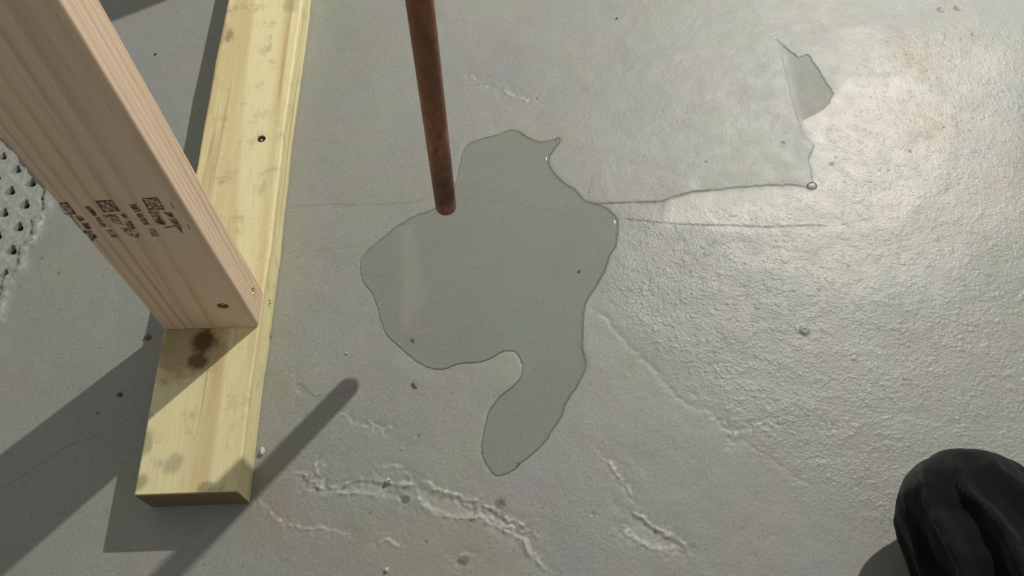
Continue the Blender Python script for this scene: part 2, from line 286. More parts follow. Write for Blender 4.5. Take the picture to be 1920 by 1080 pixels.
STAINS_W = [([(0.8202,0.5199)], .055, .85), ([(0.8160,0.4033)], .05, .55), ([(0.7836,0.5301)], .03, .4), ([(0.2741,-0.0549)], .035, .75), ([(0.1137,-0.0082)], .05, .6), ([(0.1081,0.1707)], .028, .3), ([(0.1060,0.1138)], .022, .28), ([(0.2741,-0.0415)], .09, .4), ([(0.5868,0.3732)], .05, .25), ([(0.8759,0.3329)], .05, .3), ([(-0.0921,-0.0463)], .05, .2), ([(-0.1083,0.3545)], .05, .15), ([(0.1810,-0.0291)], .06, .25)]
DIRT = [([(-0.0483,0.1085)], .0035), ([(-0.0933,0.5522)], .0018), ([(0.4731,0.5921)], .0016), ([(0.4000,0.2287)], .0016), ([(-0.0641,0.0903)], .0022), ([(0.6427,0.3879)], .0028), ([(0.5508,0.3655)], .002), ([(0.6915,0.3566)], .0032), ([(0.7833,0.3698)], .0028), ([(0.7520,0.3448)], .002), ([(0.8842,0.5927)], .006), ([(0.9049,0.5939)], .006), ([(0.2374,0.0576)], .002), ([(0.1955,-0.0130)], .002), ([(0.3929,-0.0201)], .002), ([(0.3278,0.0271)], .0025), ([(0.3665,0.4642)], .0022), ([(0.3107,-0.0082)], .006), ([(0.1372,0.0196)], .002), ([(-0.1605,0.2640)], .0025), ([(-0.1391,0.2458)], .002), ([(0.2778,-0.0560)], .0055), ([(0.2988,0.1756)], .001), ([(0.9105,0.5471)], .003), ([(0.2463,-0.0383)], .0016), ([(0.2258,-0.0014)], .005)]

def axis(lo, hi, step, far):
    a = np.arange(lo, hi, step); out = [hi + d for d in far]; inn = [lo - d for d in far][::-1]
    return np.array(inn + list(a) + out)
far = [0.0, 0.01, 0.04, 0.1, 0.2, 0.4, 0.8, 1.4, 2.0]
gx = axis(-0.33, 1.03, 0.0012, far); gy = axis(-0.115, 0.70, 0.0012, far)
X, Y = np.meshgrid(gx, gy)
jx = X + 0.0016 * fbm(X, Y, 0.006, 31) * 2; jy = Y + 0.0016 * fbm(X, Y, 0.006, 41) * 2     # ragged edges
Z = 0.0007 * fbm(X, Y, 0.12, 1) + 0.00035 * fbm(X, Y, 0.015, 5)
col1 = np.zeros(X.shape + (4,), np.float32); col2 = np.zeros(X.shape + (4,), np.float32)
pud = sdist(X, Y, PUDDLE)
# rough zone right of the paint sheet and towards the lower right
cz = [(0.4649,0.3016),(0.6494,0.3267),(0.6866,0.4160),(0.7180,0.4586),(0.7773,0.5575),(0.9811,0.5684),(0.9587,0.2135),(0.7730,-0.1361),(0.5819,0.0037),(0.4292,0.1709),(0.4230,0.2203)]
coarse = sm(0.02, -0.03, sdist(X, Y, cz, 0.2) + 0.03 * fbm(X, Y, 0.05, 51))
cl = [(0.0698,0.1603),(0.1924,0.1218),(0.3416,0.0123),(0.4010,0.0299),(0.4952,-0.0846),(0.0661,-0.0694)]
coarse = np.maximum(coarse, 0.35 * sm(0.01, -0.04, sdist(X, Y, cl, 0.2) + 0.03 * fbm(X, Y, 0.04, 52)))
dsh = sdist(jx, jy, SHEET); shm = sm(0.0004, -0.0008, dsh); coarse *= 1 - 0.9 * sm(0.002, -0.004, dsh)
rim, _ = pdist(X, Y, [(0.4602,0.3123),(0.4951,0.3124),(0.5316,0.3239),(0.6028,0.3291),(0.6631,0.3248),(0.6668,0.3643),(0.6679,0.4151),(0.6679,0.5080)], False, 0.2)
shm = shm * sm(0.07, 0.01, rim)
Z += 0.0007 * shm
dfl = sdist(jx, jy, FLAKE); flm = sm(0.0004, -0.0008, dfl); lft, _ = pdist(jx, jy, [(0.6655,0.5526),(0.6679,0.5212),(0.6670,0.4908),(0.6653,0.4697),(0.6652,0.4506),(0.6650,0.4312),(0.6660,0.4120)]); flm *= sm(-0.003, 0.016, lft); Z -= 0.0006 * flm
coarse *= 1 - flm
pale = sm(0.006, -0.006, sdist(jx, jy, BARE) + 0.012 * fbm(X, Y, 0.03, 61)) * (1 - shm) * (1 - flm)
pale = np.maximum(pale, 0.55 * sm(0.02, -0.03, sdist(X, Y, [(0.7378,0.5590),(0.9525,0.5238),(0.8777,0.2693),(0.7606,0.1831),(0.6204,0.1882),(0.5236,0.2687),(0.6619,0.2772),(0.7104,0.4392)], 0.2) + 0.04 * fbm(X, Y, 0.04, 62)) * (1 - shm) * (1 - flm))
streak = 0.32 * sm(0.004, -0.005, sdist(X, Y, [(0.2138,0.2902),(0.2285,0.2931),(0.2328,0.2529),(0.2425,0.2019),(0.2321,0.1840),(0.2220,0.1636),(0.2152,0.1786),(0.2174,0.2277)]) + 0.004 * fbm(X, Y, 0.02, 63))  # pale streak painted into the floor colour for a reflection in the puddle
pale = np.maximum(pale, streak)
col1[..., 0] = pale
warm = 0.1 * (fbm(X, Y, 0.2, 71) > 0)
warm = 0.0 * X
for (c, r, a) in STAINS_W:
    c = c[0]; d = np.hypot(X - c[0], Y - c[1]) + r * 0.9 * fbm(X, Y, r * 0.7, 73); warm = np.maximum(warm, a * sm(r, r * 0.2, d))
col1[..., 1] = warm
# ridges: broken flaky lips
whit = 0 * X; ridge_zone = 0 * X
kx = X + 0.006 * fbm(X, Y, 0.007, 81, 4); ky = Y + 0.006 * fbm(X, Y, 0.007, 91, 4); brk = fbm(X, Y, 0.006, 95, 4); brf = fbm(X, Y, 0.0035, 96, 2)
for (pl, wd, h) in RIDGES:
    d, t = pdist(kx, ky, pl); mod = np.clip(0.75 + 2.6 * brk, 0.05, 1.7) * sm(0, 0.06, t) * sm(1, 0.94, t)
    e = np.exp(-(d / (wd * 0.8)) ** 1.3) * mod; Z += h * 0.85 * e * (1 + 1.6 * brf); whit = np.maximum(whit, 0.75 * np.clip(e * (1 + 1.5 * brf), 0, 1))
    Z += 0.0011 * brf * np.exp(-(d / (wd * 5)) ** 2) - 0.0003 * np.exp(-(d / (wd * 4)) ** 2)
for (pl, wd, h) in CREASES:
    d, t = pdist(kx, ky, pl); Z -= 0.6 * h * (0.8 + 2 * brk) * np.exp(-(d / wd) ** 2) * sm(0, 0.1, t) * sm(1, 0.9, t)
SCOOP = [[(0.1656,0.0108),(0.1820,0.0166),(0.1969,0.0170),(0.2110,0.0131),(0.2181,0.0013),(0.1979,0.0054),(0.1721,0.0077)], [(0.2369,0.0093),(0.2600,0.0031),(0.2766,-0.0036),(0.2932,-0.0099),(0.3048,-0.0188),(0.2911,-0.0183),(0.2747,-0.0186),(0.2601,-0.0144),(0.2477,-0.0092),(0.2381,-0.0004)], [(0.4251,-0.0193),(0.4382,-0.0291),(0.4511,-0.0388),(0.4725,-0.0531),(0.4499,-0.0523),(0.4304,-0.0439),(0.4188,-0.0353)], [(0.2932,-0.0076),(0.3165,-0.0224),(0.3347,-0.0346),(0.3387,-0.0483),(0.3299,-0.0390),(0.3116,-0.0283)]]
for sc in SCOOP:
    g = sm(0.001, -0.003, sdist(kx, ky, sc)); Z -= 0.0010 * g; whit = np.maximum(whit, 0.22 * g)
col2[..., 1] = np.clip(whit, 0, 1)
crk = 0 * X
for (pl, wd, a) in CRACKS:
    d, t = pdist(X + 0.0012 * fbm(X, Y, 0.01, 97), Y + 0.0012 * fbm(X, Y, 0.01, 98), pl)
    e = np.exp(-(d / (wd * 1.1)) ** 2) * a * sm(0, 0.05, t) * sm(1, 0.9, t) * np.clip(0.85 + 1.5 * brk, 0.2, 1); crk = np.maximum(crk, e)
Z -= 0.0009 * crk
edge_line, _ = pdist(jx, jy, [(0.5084,0.3169),(0.5316,0.3239),(0.5553,0.3259),(0.6028,0.3291),(0.6381,0.3293),(0.6631,0.3248),(0.6663,0.3479),(0.6668,0.3643),(0.6777,0.3836)])
crk = np.maximum(crk, 0.42 * np.exp(-(edge_line / 0.0013) ** 2))
dirt = 0 * X
for (c, r) in DIRT:
    c = c[0]; d = np.hypot(jx - c[0], (jy - c[1]) * 1.2); g = sm(r * 1.1, r * 0.5, d); dirt = np.maximum(dirt, g); Z -= 0.0006 * g * (pud > 0)
col2[..., 0] = dirt
nub = [(0.6172,0.1522)][0]; d = np.hypot(X - nub[0], Y - nub[1]); Z += 0.0022 * sm(0.0062, 0.0025, d) - 0.0012 * sm(0.0028, 0.0005, d)
# puddle bed: settled smooth and darker where soaked
wet = sm(0.0006, -0.0006, pud); Z = Z * (1 - 0.93 * sm(0.004, -0.003, pud)) - 0.0003 * sm(0.003, -0.006, pud)
Z = Z - np.clip(Z + 0.0001, 0, 1) * sm(0.004, 0.0, pud)
wet = np.maximum(wet, 0.55 * flm)
# the sunken bed of the drain mat at the left, with a mortar lip over its edge
dg = sdist(jx, jy, GRATE_EDGE, 0.3) + 0.003 * fbm(X, Y, 0.012, 99)
lump = np.exp(-((dg - 0.004) / 0.006) ** 2) * (1 + 2 * brk)
Z += 0.0022 * lump; Z -= 0.012 * sm(0.0008, -0.0022, dg)
whit2 = 0.25 * np.clip(lump, 0, 1); col2[..., 1] = np.maximum(col2[..., 1], whit2)
dirt = np.maximum(dirt, 0.9 * sm(0, -0.003, dg)); col2[..., 0] = dirt  # mat bed darkened too, painting in the shade inside its openings
Z = np.where((X > -0.004) & (X < 0.093) & (Y > -0.004), np.minimum(Z, -0.0001), Z)      # packed under the board
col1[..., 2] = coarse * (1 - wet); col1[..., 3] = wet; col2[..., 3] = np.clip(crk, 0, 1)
ny, nx = X.shape
me = bpy.data.meshes.new('floor'); V = np.stack([X, Y, Z], -1).reshape(-1, 3).astype(np.float32)
idx = np.arange(nx * ny).reshape(ny, nx); Q = np.stack([idx[:-1, :-1], idx[:-1, 1:], idx[1:, 1:], idx[1:, :-1]], -1).reshape(-1, 4).astype(np.int32)
me.vertices.add(len(V)); me.vertices.foreach_set('co', V.ravel()); me.loops.add(Q.size); me.loops.foreach_set('vertex_index', Q.ravel())
me.polygons.add(len(Q)); me.polygons.foreach_set('loop_start', np.arange(0, Q.size, 4, dtype=np.int32)); me.polygons.foreach_set('loop_total', np.full(len(Q), 4, np.int32))
me.update(); me.polygons.foreach_set('use_smooth', np.ones(len(Q), bool))
for nm, c in (('mask', col1), ('mask2', col2)):
    a = me.color_attributes.new(nm, 'FLOAT_COLOR', 'POINT'); a.data.foreach_set('color', c.ravel())
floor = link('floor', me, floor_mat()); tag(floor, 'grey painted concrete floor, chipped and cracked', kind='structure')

# ------------------------------------------------------------------ drain mat with triangular openings
def grate():
    a = np.array([0.0207, -0.0191]); b = np.array([0.0006, -0.0292]); o = np.array([-0.2172, 0.3827])
    v = []; f = []; top, bot = -0.0006, -0.0085; key = {}
    def vert(p):
        k = (round(p[0], 5), round(p[1], 5), round(p[2], 5))
        if k not in key: key[k] = len(v); v.append(p)
        return key[k]
    edge = np.array(GRATE_EDGE)
    for i in range(-16, 12):
        for j in range(-16, 14):
            c = o + a * i + b * j
            if sdist(np.array([c[0]]), np.array([c[1]]), edge)[0] > 0.014: continue
            q = [c - a / 2 - b / 2, c - a / 2 + b / 2, c + a / 2 + b / 2, c + a / 2 - b / 2]
            r = 0.0062 + random.uniform(-0.0005, 0.0005)
            # an upright three-sided opening with clipped corners (six points)
            h = []
            for k in range(3):
                an = math.pi / 2 + k * 2 * math.pi / 3
                for s in (-0.22, 0.22): h.append(c + r * np.array([math.cos(an + s), 1.15 * math.sin(an + s)]))
            O = [vert((p[0], p[1], top)) for p in q]
            H = [vert((p[0], p[1], top - 0.0006)) for p in h]; G = [vert((c[0] + (p[0] - c[0]) * 0.8, c[1] + (p[1] - c[1]) * 0.8, bot)) for p in h]
            # ring between cell corners and opening, joined by angle
            qa = sorted(range(4), key=lambda k: math.atan2(q[k][1] - c[1], q[k][0] - c[0])); ha = sorted(range(6), key=lambda k: math.atan2(h[k][1] - c[1], h[k][0] - c[0]))
            ang = lambda p: math.atan2(p[1] - c[1], p[0] - c[0])
            qi = 0; hi_ = 0; nq = 4; nh = 6
            A = [ang(q[k]) for k in qa]; B = [ang(h[k]) for k in ha]
            while qi < nq or hi_ < nh:
                an_q = A[(qi + 1) % nq] + (2 * math.pi if qi + 1 >= nq else 0); an_h = B[(hi_ + 1) % nh] + (2 * math.pi if hi_ + 1 >= nh else 0)
                if hi_ >= nh or (qi < nq and an_q < an_h):
                    f.append((O[qa[qi % nq]], O[qa[(qi + 1) % nq]], H[ha[hi_ % nh]])); qi += 1
                else:
                    f.append((O[qa[qi % nq]], H[ha[(hi_ + 1) % nh]], H[ha[hi_ % nh]])); hi_ += 1
            for k in range(6): f.append((H[ha[k]], H[ha[(k + 1) % 6]], G[ha[(k + 1) % 6]], G[ha[k]]))
    return v, f
random.seed(3)
gv, gf = grate()
og = from_py('drain_mat', gv, gf, simple('cement_smeared_plastic', (0.36, 0.365, 0.325), 0.6, 0, 0.18, 160, 0.4))
tag(og, 'grey grid mat with small triangular openings, set into the floor at the left edge', 'mat')

# ------------------------------------------------------------------ puddle
def film(name, P, hmax, rr, mat, thin=None):
    P = np.array(P); n = len(P)
    area = 0.5 * np.sum(P[:, 0] * np.roll(P[:, 1], -1) - np.roll(P[:, 0], -1) * P[:, 1])
    if area < 0: P = P[::-1]
    t = np.roll(P, -1, 0) - np.roll(P, 1, 0); t /= np.linalg.norm(t, axis=1)[:, None] + 1e-12; nin = np.stack([-t[:, 1], t[:, 0]], 1)
    for _ in range(3): nin = (nin + np.roll(nin, 1, 0) + np.roll(nin, -1, 0)) / 3
    nin /= np.linalg.norm(nin, axis=1)[:, None]
    v = []; f = []; steps = [0, 0.04, 0.12, 0.25, 0.42, 0.65, 1.0]
    for s in steps:
        zs = hmax * math.sqrt(max(0, 1 - (1 - s) ** 2)) - 0.0003; zt = hmax * s * (2 - s) - 0.0003
        k = thin(P, nin) if thin is not None else np.zeros(n)
        q = P + nin * (rr * s * (1 + 2.2 * k))[:, None]
        for i, p in enumerate(q): v.append((p[0], p[1], zs * (1 - k[i]) + zt * k[i]))
    for k in range(len(steps) - 1):
        for i in range(n): f.append((k * n + i, k * n + (i + 1) % n, (k + 1) * n + (i + 1) % n, (k + 1) * n + i))
    base = (len(steps) - 1) * n; loop = [Vector(v[base + i]) for i in range(n)]
    for tri in geometry.tessellate_polygon([loop]):
        a, b, c = [base + q for q in tri]
        pa, pb, pc = (Vector(v[q]) for q in (a, b, c))
        f.append((a, b, c) if (pb - pa).cross(pc - pa).z > 0 else (a, c, b))
    o = from_py(name, v, f, mat, smooth=True)
    for p_ in o.data.polygons:
        if len(p_.vertices) == 3: p_.use_smooth = False
    o.data.shade_smooth() if False else None
    return o
WATER = water_mat()
o = film('puddle', PUDDLE, 0.0017, 0.0019, WATER, lambda P, nin: np.clip(0.5 + 0.95 * (-(nin[:, 0] * 0.72 + nin[:, 1] * 0.69)) - 0.1, 0, 1)); tag(o, 'irregular clear puddle with a curved tail on the grey floor below the brown rod', 'puddle')
dp = [(0.6563,0.3286),(0.6605,0.3321),(0.6648,0.3326),(0.6683,0.3296),(0.6685,0.3253),(0.6650,0.3225),(0.6590,0.3220),(0.6561,0.3250)]
o = film('water_droplet', chaikin(dp, 2), 0.0036, 0.0042, WATER); tag(o, 'small shiny water bead at the corner of the peeled paint edge', 'droplet')

# ------------------------------------------------------------------ lumber
def board(size, bev, seglen, axis, wave=0.0006, seed=1, clip=0):
    """box from the origin, edges eased, cut into short lengths and made slightly uneven"""
    bm = bmesh.new(); bmesh.ops.create_cube(bm, size=1)
    for v in bm.verts: v.co = Vector(((v.co.x + .5) * size[0], (v.co.y + .5) * size[1], (v.co.z + .5) * size[2]))
    long_e = [e for e in bm.edges if abs((e.verts[0].co - e.verts[1].co)[axis]) > 1e-4]
    bmesh.ops.bevel(bm, geom=long_e, offset=bev, segments=4, profile=0.5, affect='EDGES')
    caps = [e for e in bm.edges if abs((e.verts[0].co - e.verts[1].co)[axis]) < 1e-5]
    L = size[axis]; no = [0, 0, 0]; no[axis] = 1
    cuts = [0.0015, L - 0.0015]; x = seglen
    while x < min(L, 1.0): cuts.append(x); x += seglen
    for c in cuts:
        co = [0, 0, 0]; co[axis] = c
        bmesh.ops.bisect_plane(bm, geom=bm.verts[:] + bm.edges[:] + bm.faces[:], plane_co=co, plane_no=no)
    cen = Vector([s / 2 for s in size]); r = random.Random(seed); ph = [r.uniform(0, 6) for _ in range(4)]
    for v in bm.verts:
        t = v.co[axis]
        if t < 1e-5 or t > L - 1e-5:
            for k in range(3):
                if k != axis: v.co[k] += (cen[k] - v.co[k]) * (0.0012 / max(abs(v.co[k] - cen[k]), 1e-3)) * 0.9
        for k in range(3):
            if k != axis and k != 2: v.co[k] += wave * math.sin(t * 19 + ph[0] + v.co[k] * 20) + wave * 0.5 * math.sin(t * 57 + ph[1] + v.co[k] * 60)
    return bm
def drill(ob, p, d, r, depth):
    """bore a real hole: boolean against a temporary cutter, then keep only the result"""
    bm = bmesh.new(); bmesh.ops.create_cone(bm, cap_ends=True, segments=20, radius1=r, radius2=r, depth=depth * 2)
    d = Vector(d).normalized(); q = Vector((0, 0, 1)).rotation_difference(d)
    bmesh.ops.transform(bm, matrix=Matrix.Translation(Vector(p)) @ q.to_matrix().to_4x4(), verts=bm.verts)
    me = bpy.data.meshes.new('cut'); bm.to_mesh(me); bm.free(); c = bpy.data.objects.new('cut', me); COL.objects.link(c)
    c.matrix_world = ob.matrix_world
    md = ob.modifiers.new('b', 'BOOLEAN'); md.object = c; md.operation = 'DIFFERENCE'; md.solver = 'EXACT'
    bpy.context.view_layer.update(); ev = ob.evaluated_get(bpy.context.evaluated_depsgraph_get()); nm = bpy.data.meshes.new_from_object(ev)
    ob.modifiers.clear(); old = ob.data
    ob.data = nm; nm.name = ob.name; bpy.data.objects.remove(c)
def screw(name, p, d, r, mat, parent, label=None, slot=True):
    """flat screw head with a cross recess and a short shank"""
    bm = bmesh.new(); seg = 24; prof = [(0.0, -0.012), (0.30, -0.012), (0.32, -0.004), (0.94, -0.0004), (1.0, 0.0), (0.9, 0.0004), (0.42, 0.0005)]
    rings = []
    for (pr, z) in prof[1:]:
        rings.append([bm.verts.new((r * pr * math.cos(2 * math.pi * i / seg), r * pr * math.sin(2 * math.pi * i / seg), z)) for i in range(seg)])
    for a, b in zip(rings, rings[1:]):
        for i in range(seg): bm.faces.new((a[i], a[(i + 1) % seg], b[(i + 1) % seg], b[i]))
    bm.faces.new(rings[0][::-1])
    inner = [bm.verts.new((r * (0.36 if i % 6 == 0 else 0.17) * math.cos(2 * math.pi * i / seg), r * (0.36 if i % 6 == 0 else 0.17) * math.sin(2 * math.pi * i / seg), -0.0014)) for i in range(seg)]
    a = rings[-1]
    for i in range(seg): bm.faces.new((a[i], a[(i + 1) % seg], inner[(i + 1) % seg], inner[i]))
    bm.faces.new(inner)
    q = Vector((0, 0, 1)).rotation_difference(Vector(d).normalized())
    bmesh.ops.transform(bm, matrix=Matrix.Translation(Vector(p)) @ q.to_matrix().to_4x4(), verts=bm.verts)
    o = from_bm(name, bm, mat, parent)
    if label: o['label'] = label
    return o
W_, H_, D_ = 0.089, 0.038, 0.038
SY = 0.1566
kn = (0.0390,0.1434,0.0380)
plate_stains_shade = [((0.0214,0.1386,0.0380), 0.036, (0.33, 0.24, 0.13), 0.75, (0.85, 0.9, 1)), (kn, 0.015, (0.10, 0.06, 0.012), 0.95, (1, 0.9, 1)), ((0.0370,0.1240,0.0380), 0.012, (0.12, 0.065, 0.035), 0.85, (1, 1.3, 1)), ((0.0056,0.1447,0.0380), 0.010, (0.30, 0.22, 0.11), 0.35, (1, 0.6, 1)),  # first: brown stain at the stud foot, colour deepened for the shade there
  ((-0.0004,0.5464,0.0380), 0.010, (0.40, 0.30, 0.17), 0.5, (1, 0.4, 1)), ((0.0302,0.0267,0.0380), 0.011, (0.23, 0.22, 0.15), 0.45, (1, 1, 1)), ((0.0023,0.0468,0.0380), 0.008, (0.2, 0.17, 0.1), 0.5, (1, 0.5, 1)), ((0.0042,0.0113,0.0380), 0.009, (0.2, 0.16, 0.09), 0.55, (1, 1, 1)),
  ((0.0096,0.5417,0.0380), 0.006, (0.2, 0.14, 0.08), 0.6, (1, 0.4, 1)), ((0.0610,0.0047,0.0380), 0.010, (0.22, 0.17, 0.08), 0.6, (1, 1.5, 1)), ((0.0767,0.5880,0.0380), 0.010, (0.3, 0.27, 0.17), 0.4, (1, 0.6, 1))]
PM = wood_mat('treated_pine', 1, (0.86, 0.775, 0.455), (0.60, 0.455, 0.215), (0.78, 0.68, 0.37), (0.018, 0.0, -0.045), 0.0155, 1.0, plate_stains_shade, 0.45, 2.0, 0.85, 0.95, 0.75)
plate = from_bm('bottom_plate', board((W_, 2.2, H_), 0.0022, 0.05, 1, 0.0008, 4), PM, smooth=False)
tag(plate, 'yellowish treated pine board lying flat on the grey floor under the upright stud', 'board')
hp = (0.0650,0.3840,0.0380); drill(plate, (hp[0], hp[1], H_), (0, 0, 1), 0.0047, 0.0022)
DK = simple('blackened_steel', (0.035, 0.042, 0.036), 0.45, 0.6, 0.4, 500); BR = simple('bronze_coated_steel', (0.15, 0.085, 0.05), 0.5, 0.5, 0.3, 500); GO = simple('brass_plated_steel', (0.80, 0.58, 0.26), 0.28, 0.9, 0.1, 300)
screw('screw', (hp[0], hp[1], H_ - 0.0018), (0, 0, 1), 0.0043, DK, plate, 'dark screw head sunk in the flat board')
SM = wood_mat('spruce', 2, (0.77, 0.585, 0.41), (0.50, 0.345, 0.20), (0.80, 0.60, 0.46), (0.070, 0.060, 0.0), 0.0052, 1.0, (), 0.0, 5.0, 0.0, 0.0, 0.22, True)
def make_stud(y, label, seed, main=False):
    st = from_bm('wall_stud', board((W_, D_, 2.2), 0.0034, 0.06, 2, 0.00012, seed), SM, smooth=False); st.location = (0, y, H_)
    bpy.context.view_layer.update()
    tag(st, label, 'stud', 'upright pine studs standing on the bottom plate'); return st
stud = make_stud(SY, 'pale pine stud with black ink stamps standing on the near end of the yellow board', 2)
stud2 = make_stud(SY + 0.595, 'farther upright pine stud standing on the yellow board beyond the stamped stud', 9)
del stud['group']; del stud2['group']
# fasteners on the near stud (local coordinates of the stud)
fp = (0.0685,0.1566,0.0814); drill(stud, (fp[0], 0.0, fp[2] - H_), (0, 1, 0), 0.0052, 0.0016)
screw('screw', (fp[0], 0.0012, fp[2] - H_), (0, -1, 0), 0.0049, BR, stud, 'brown screw head near the foot of the stud')
sp = (0.0890,0.1790,0.0672); drill(stud, (W_, sp[1] - SY, sp[2] - H_), (1, 0, 0.9), 0.0034, 0.004)
screw('screw', (W_ - 0.0012, sp[1] - SY, sp[2] - H_ - 0.001), (1, -0.2, 0.75), 0.0030, GO, stud, 'shiny brass screw driven at an angle')
# raised splinters round the holes
SPM = simple('torn_fibres', (0.70, 0.52, 0.36), 0.7, 0, 0.3, 600)
def splinter(name, p, parent, r, seed, mat, up=(1, 0, 0), ln=0.004):
    rr = random.Random(seed); v = []; f = []; n = 7
    q = Vector((0, 0, 1)).rotation_difference(Vector(up).normalized())
    for i in range(n):
        a = 6.283 * i / n; w0 = 0.0007; c = Vector((r * math.cos(a), r * math.sin(a), -0.0004)); t = Vector((-math.sin(a), math.cos(a), 0)) * w0
        tip = c * rr.uniform(1.1, 1.8) + Vector((rr.uniform(-.001, .001), rr.uniform(-.001, .001), ln * rr.uniform(0.3, 1)))
        inn = c * 0.7
        b = len(v); v += [q @ (c - t), q @ (c + t), q @ inn, q @ tip]; f += [(b, b + 1, b + 3), (b + 1, b + 2, b + 3), (b + 2, b, b + 3), (b, b + 2, b + 1)]
    return from_py(name, [tuple(Vector(p) + x) for x in v], f, mat, parent)
splinter('torn_splinters', (W_, sp[1] - SY - 0.002, sp[2] - H_ - 0.006), stud, 0.0018, 4, SPM, (1, 0, 0), 0.002)
PS = simple('torn_plate_fibres', (0.60, 0.50, 0.27), 0.7, 0, 0.3, 600)
SCF = simple('dark_crumbs', (0.16, 0.10, 0.05), 0.7, 0, 0.4, 600)
for k, (q, r) in enumerate((((0.0890,0.1922,0.0205), .0022), ((0.0890,0.1887,0.0170), .0016), ((0.0890,0.1638,0.0046), .0024))):
    splinter('torn_splinters', (W_, q[1], q[2]), plate, r, 20 + k, SCF if k != 1 else PS, (1, 0, 0.4), 0.003)

# ink stamps on the broad face: flat print a hair off the wood
INK = ink_mat(); INK2 = faint_ink()
def stamp(solid, faint, frames):
    v = []; f = []; v2 = []; f2 = []
    for q in solid: b = len(v); v += [(p[0], -0.00025, p[2] - H_) for p in q]; f.append(tuple(range(b, b + len(q))))
    for q in frames:
        P = [Vector((p[0], 0, p[2] - H_)) for p in q]; c = sum(P, Vector()) / len(P)
        for i in range(len(P)):
            a, b_ = P[i], P[(i + 1) % len(P)]; a2 = a + (c - a).normalized() * 0.0016; b2 = b_ + (c - b_).normalized() * 0.0016
            b = len(v); v += [(x.x, -0.00025, x.z) for x in (a, b_, b2, a2)]; f.append((b, b + 1, b + 2, b + 3))
        b = len(v2); v2 += [(x.x, -0.00015, x.z) for x in P]; f2.append(tuple(range(b, b + len(P))))
    for q in faint: b = len(v2); v2 += [(p[0], -0.00015, p[2] - H_) for p in q]; f2.append(tuple(range(b, b + len(q))))
    o = from_py('ink_stamp', v, f, INK, stud)
    o.data.materials.append(INK2); me = o.data; 
    nb = len(v); me2 = bpy.data.meshes.new('ink_stamp'); me2.from_pydata(v + v2, [], f + [tuple(nb + i for i in q) for q in f2]); me2.materials.append(INK); me2.materials.append(INK2)
    for i, p in enumerate(me2.polygons): p.material_index = 0 if i < len(f) else 1
    o.data = me2; return o
stamp([[(0.0058,0.1566,0.2282),(0.0102,0.1566,0.2284),(0.0107,0.1566,0.2223),(0.0061,0.1566,0.2210)], [(0.0061,0.1566,0.2184),(0.0116,0.1566,0.2191),(0.0101,0.1566,0.2107),(0.0059,0.1566,0.2104)], [(0.0096,0.1566,0.2043),(0.0100,0.1566,0.1999),(0.0030,0.1566,0.1936),(0.0020,0.1566,0.1948)], [(0.0018,0.1566,0.2091),(0.0043,0.1566,0.2095),(0.0038,0.1566,0.2046),(0.0022,0.1566,0.2036)]], [[(0.0036,0.1566,0.2079),(0.0094,0.1566,0.2092),(0.0088,0.1566,0.2000),(0.0029,0.1566,0.1948)], [(0.0007,0.1566,0.2299),(0.0040,0.1566,0.2298),(0.0027,0.1566,0.2111),(0.0016,0.1566,0.2112)]], [[(0.0014,0.1566,0.2449),(0.0085,0.1566,0.2458),(0.0083,0.1566,0.2305),(-0.0001,0.1566,0.2302)]])
stamp([[(0.0183,0.1566,0.2400),(0.0225,0.1566,0.2407),(0.0229,0.1566,0.2277),(0.0191,0.1566,0.2269)], [(0.0192,0.1566,0.2257),(0.0231,0.1566,0.2262),(0.0230,0.1566,0.2122),(0.0184,0.1566,0.2124)], [(0.0396,0.1566,0.2294),(0.0432,0.1566,0.2292),(0.0434,0.1566,0.2236),(0.0397,0.1566,0.2236)], [(0.0411,0.1566,0.2206),(0.0435,0.1566,0.2194),(0.0427,0.1566,0.2089),(0.0399,0.1566,0.2085)], [(0.0401,0.1566,0.2026),(0.0427,0.1566,0.2024),(0.0400,0.1566,0.1965),(0.0368,0.1566,0.1973)], [(0.0361,0.1566,0.2424),(0.0380,0.1566,0.2428),(0.0380,0.1566,0.2389),(0.0361,0.1566,0.2385)]],
      [[(0.0261,0.1566,0.2286),(0.0362,0.1566,0.2296),(0.0364,0.1566,0.2135),(0.0297,0.1566,0.2171)], [(0.0191,0.1566,0.2086),(0.0245,0.1566,0.2089),(0.0253,0.1566,0.1968),(0.0201,0.1566,0.1960)], [(0.0311,0.1566,0.2106),(0.0382,0.1566,0.2108),(0.0372,0.1566,0.1984),(0.0343,0.1566,0.1985)], [(0.0384,0.1566,0.2197),(0.0401,0.1566,0.2196),(0.0398,0.1566,0.2048),(0.0369,0.1566,0.2049)]], [[(0.0286,0.1566,0.2462),(0.0409,0.1566,0.2470),(0.0410,0.1566,0.2328),(0.0286,0.1566,0.2315)]])
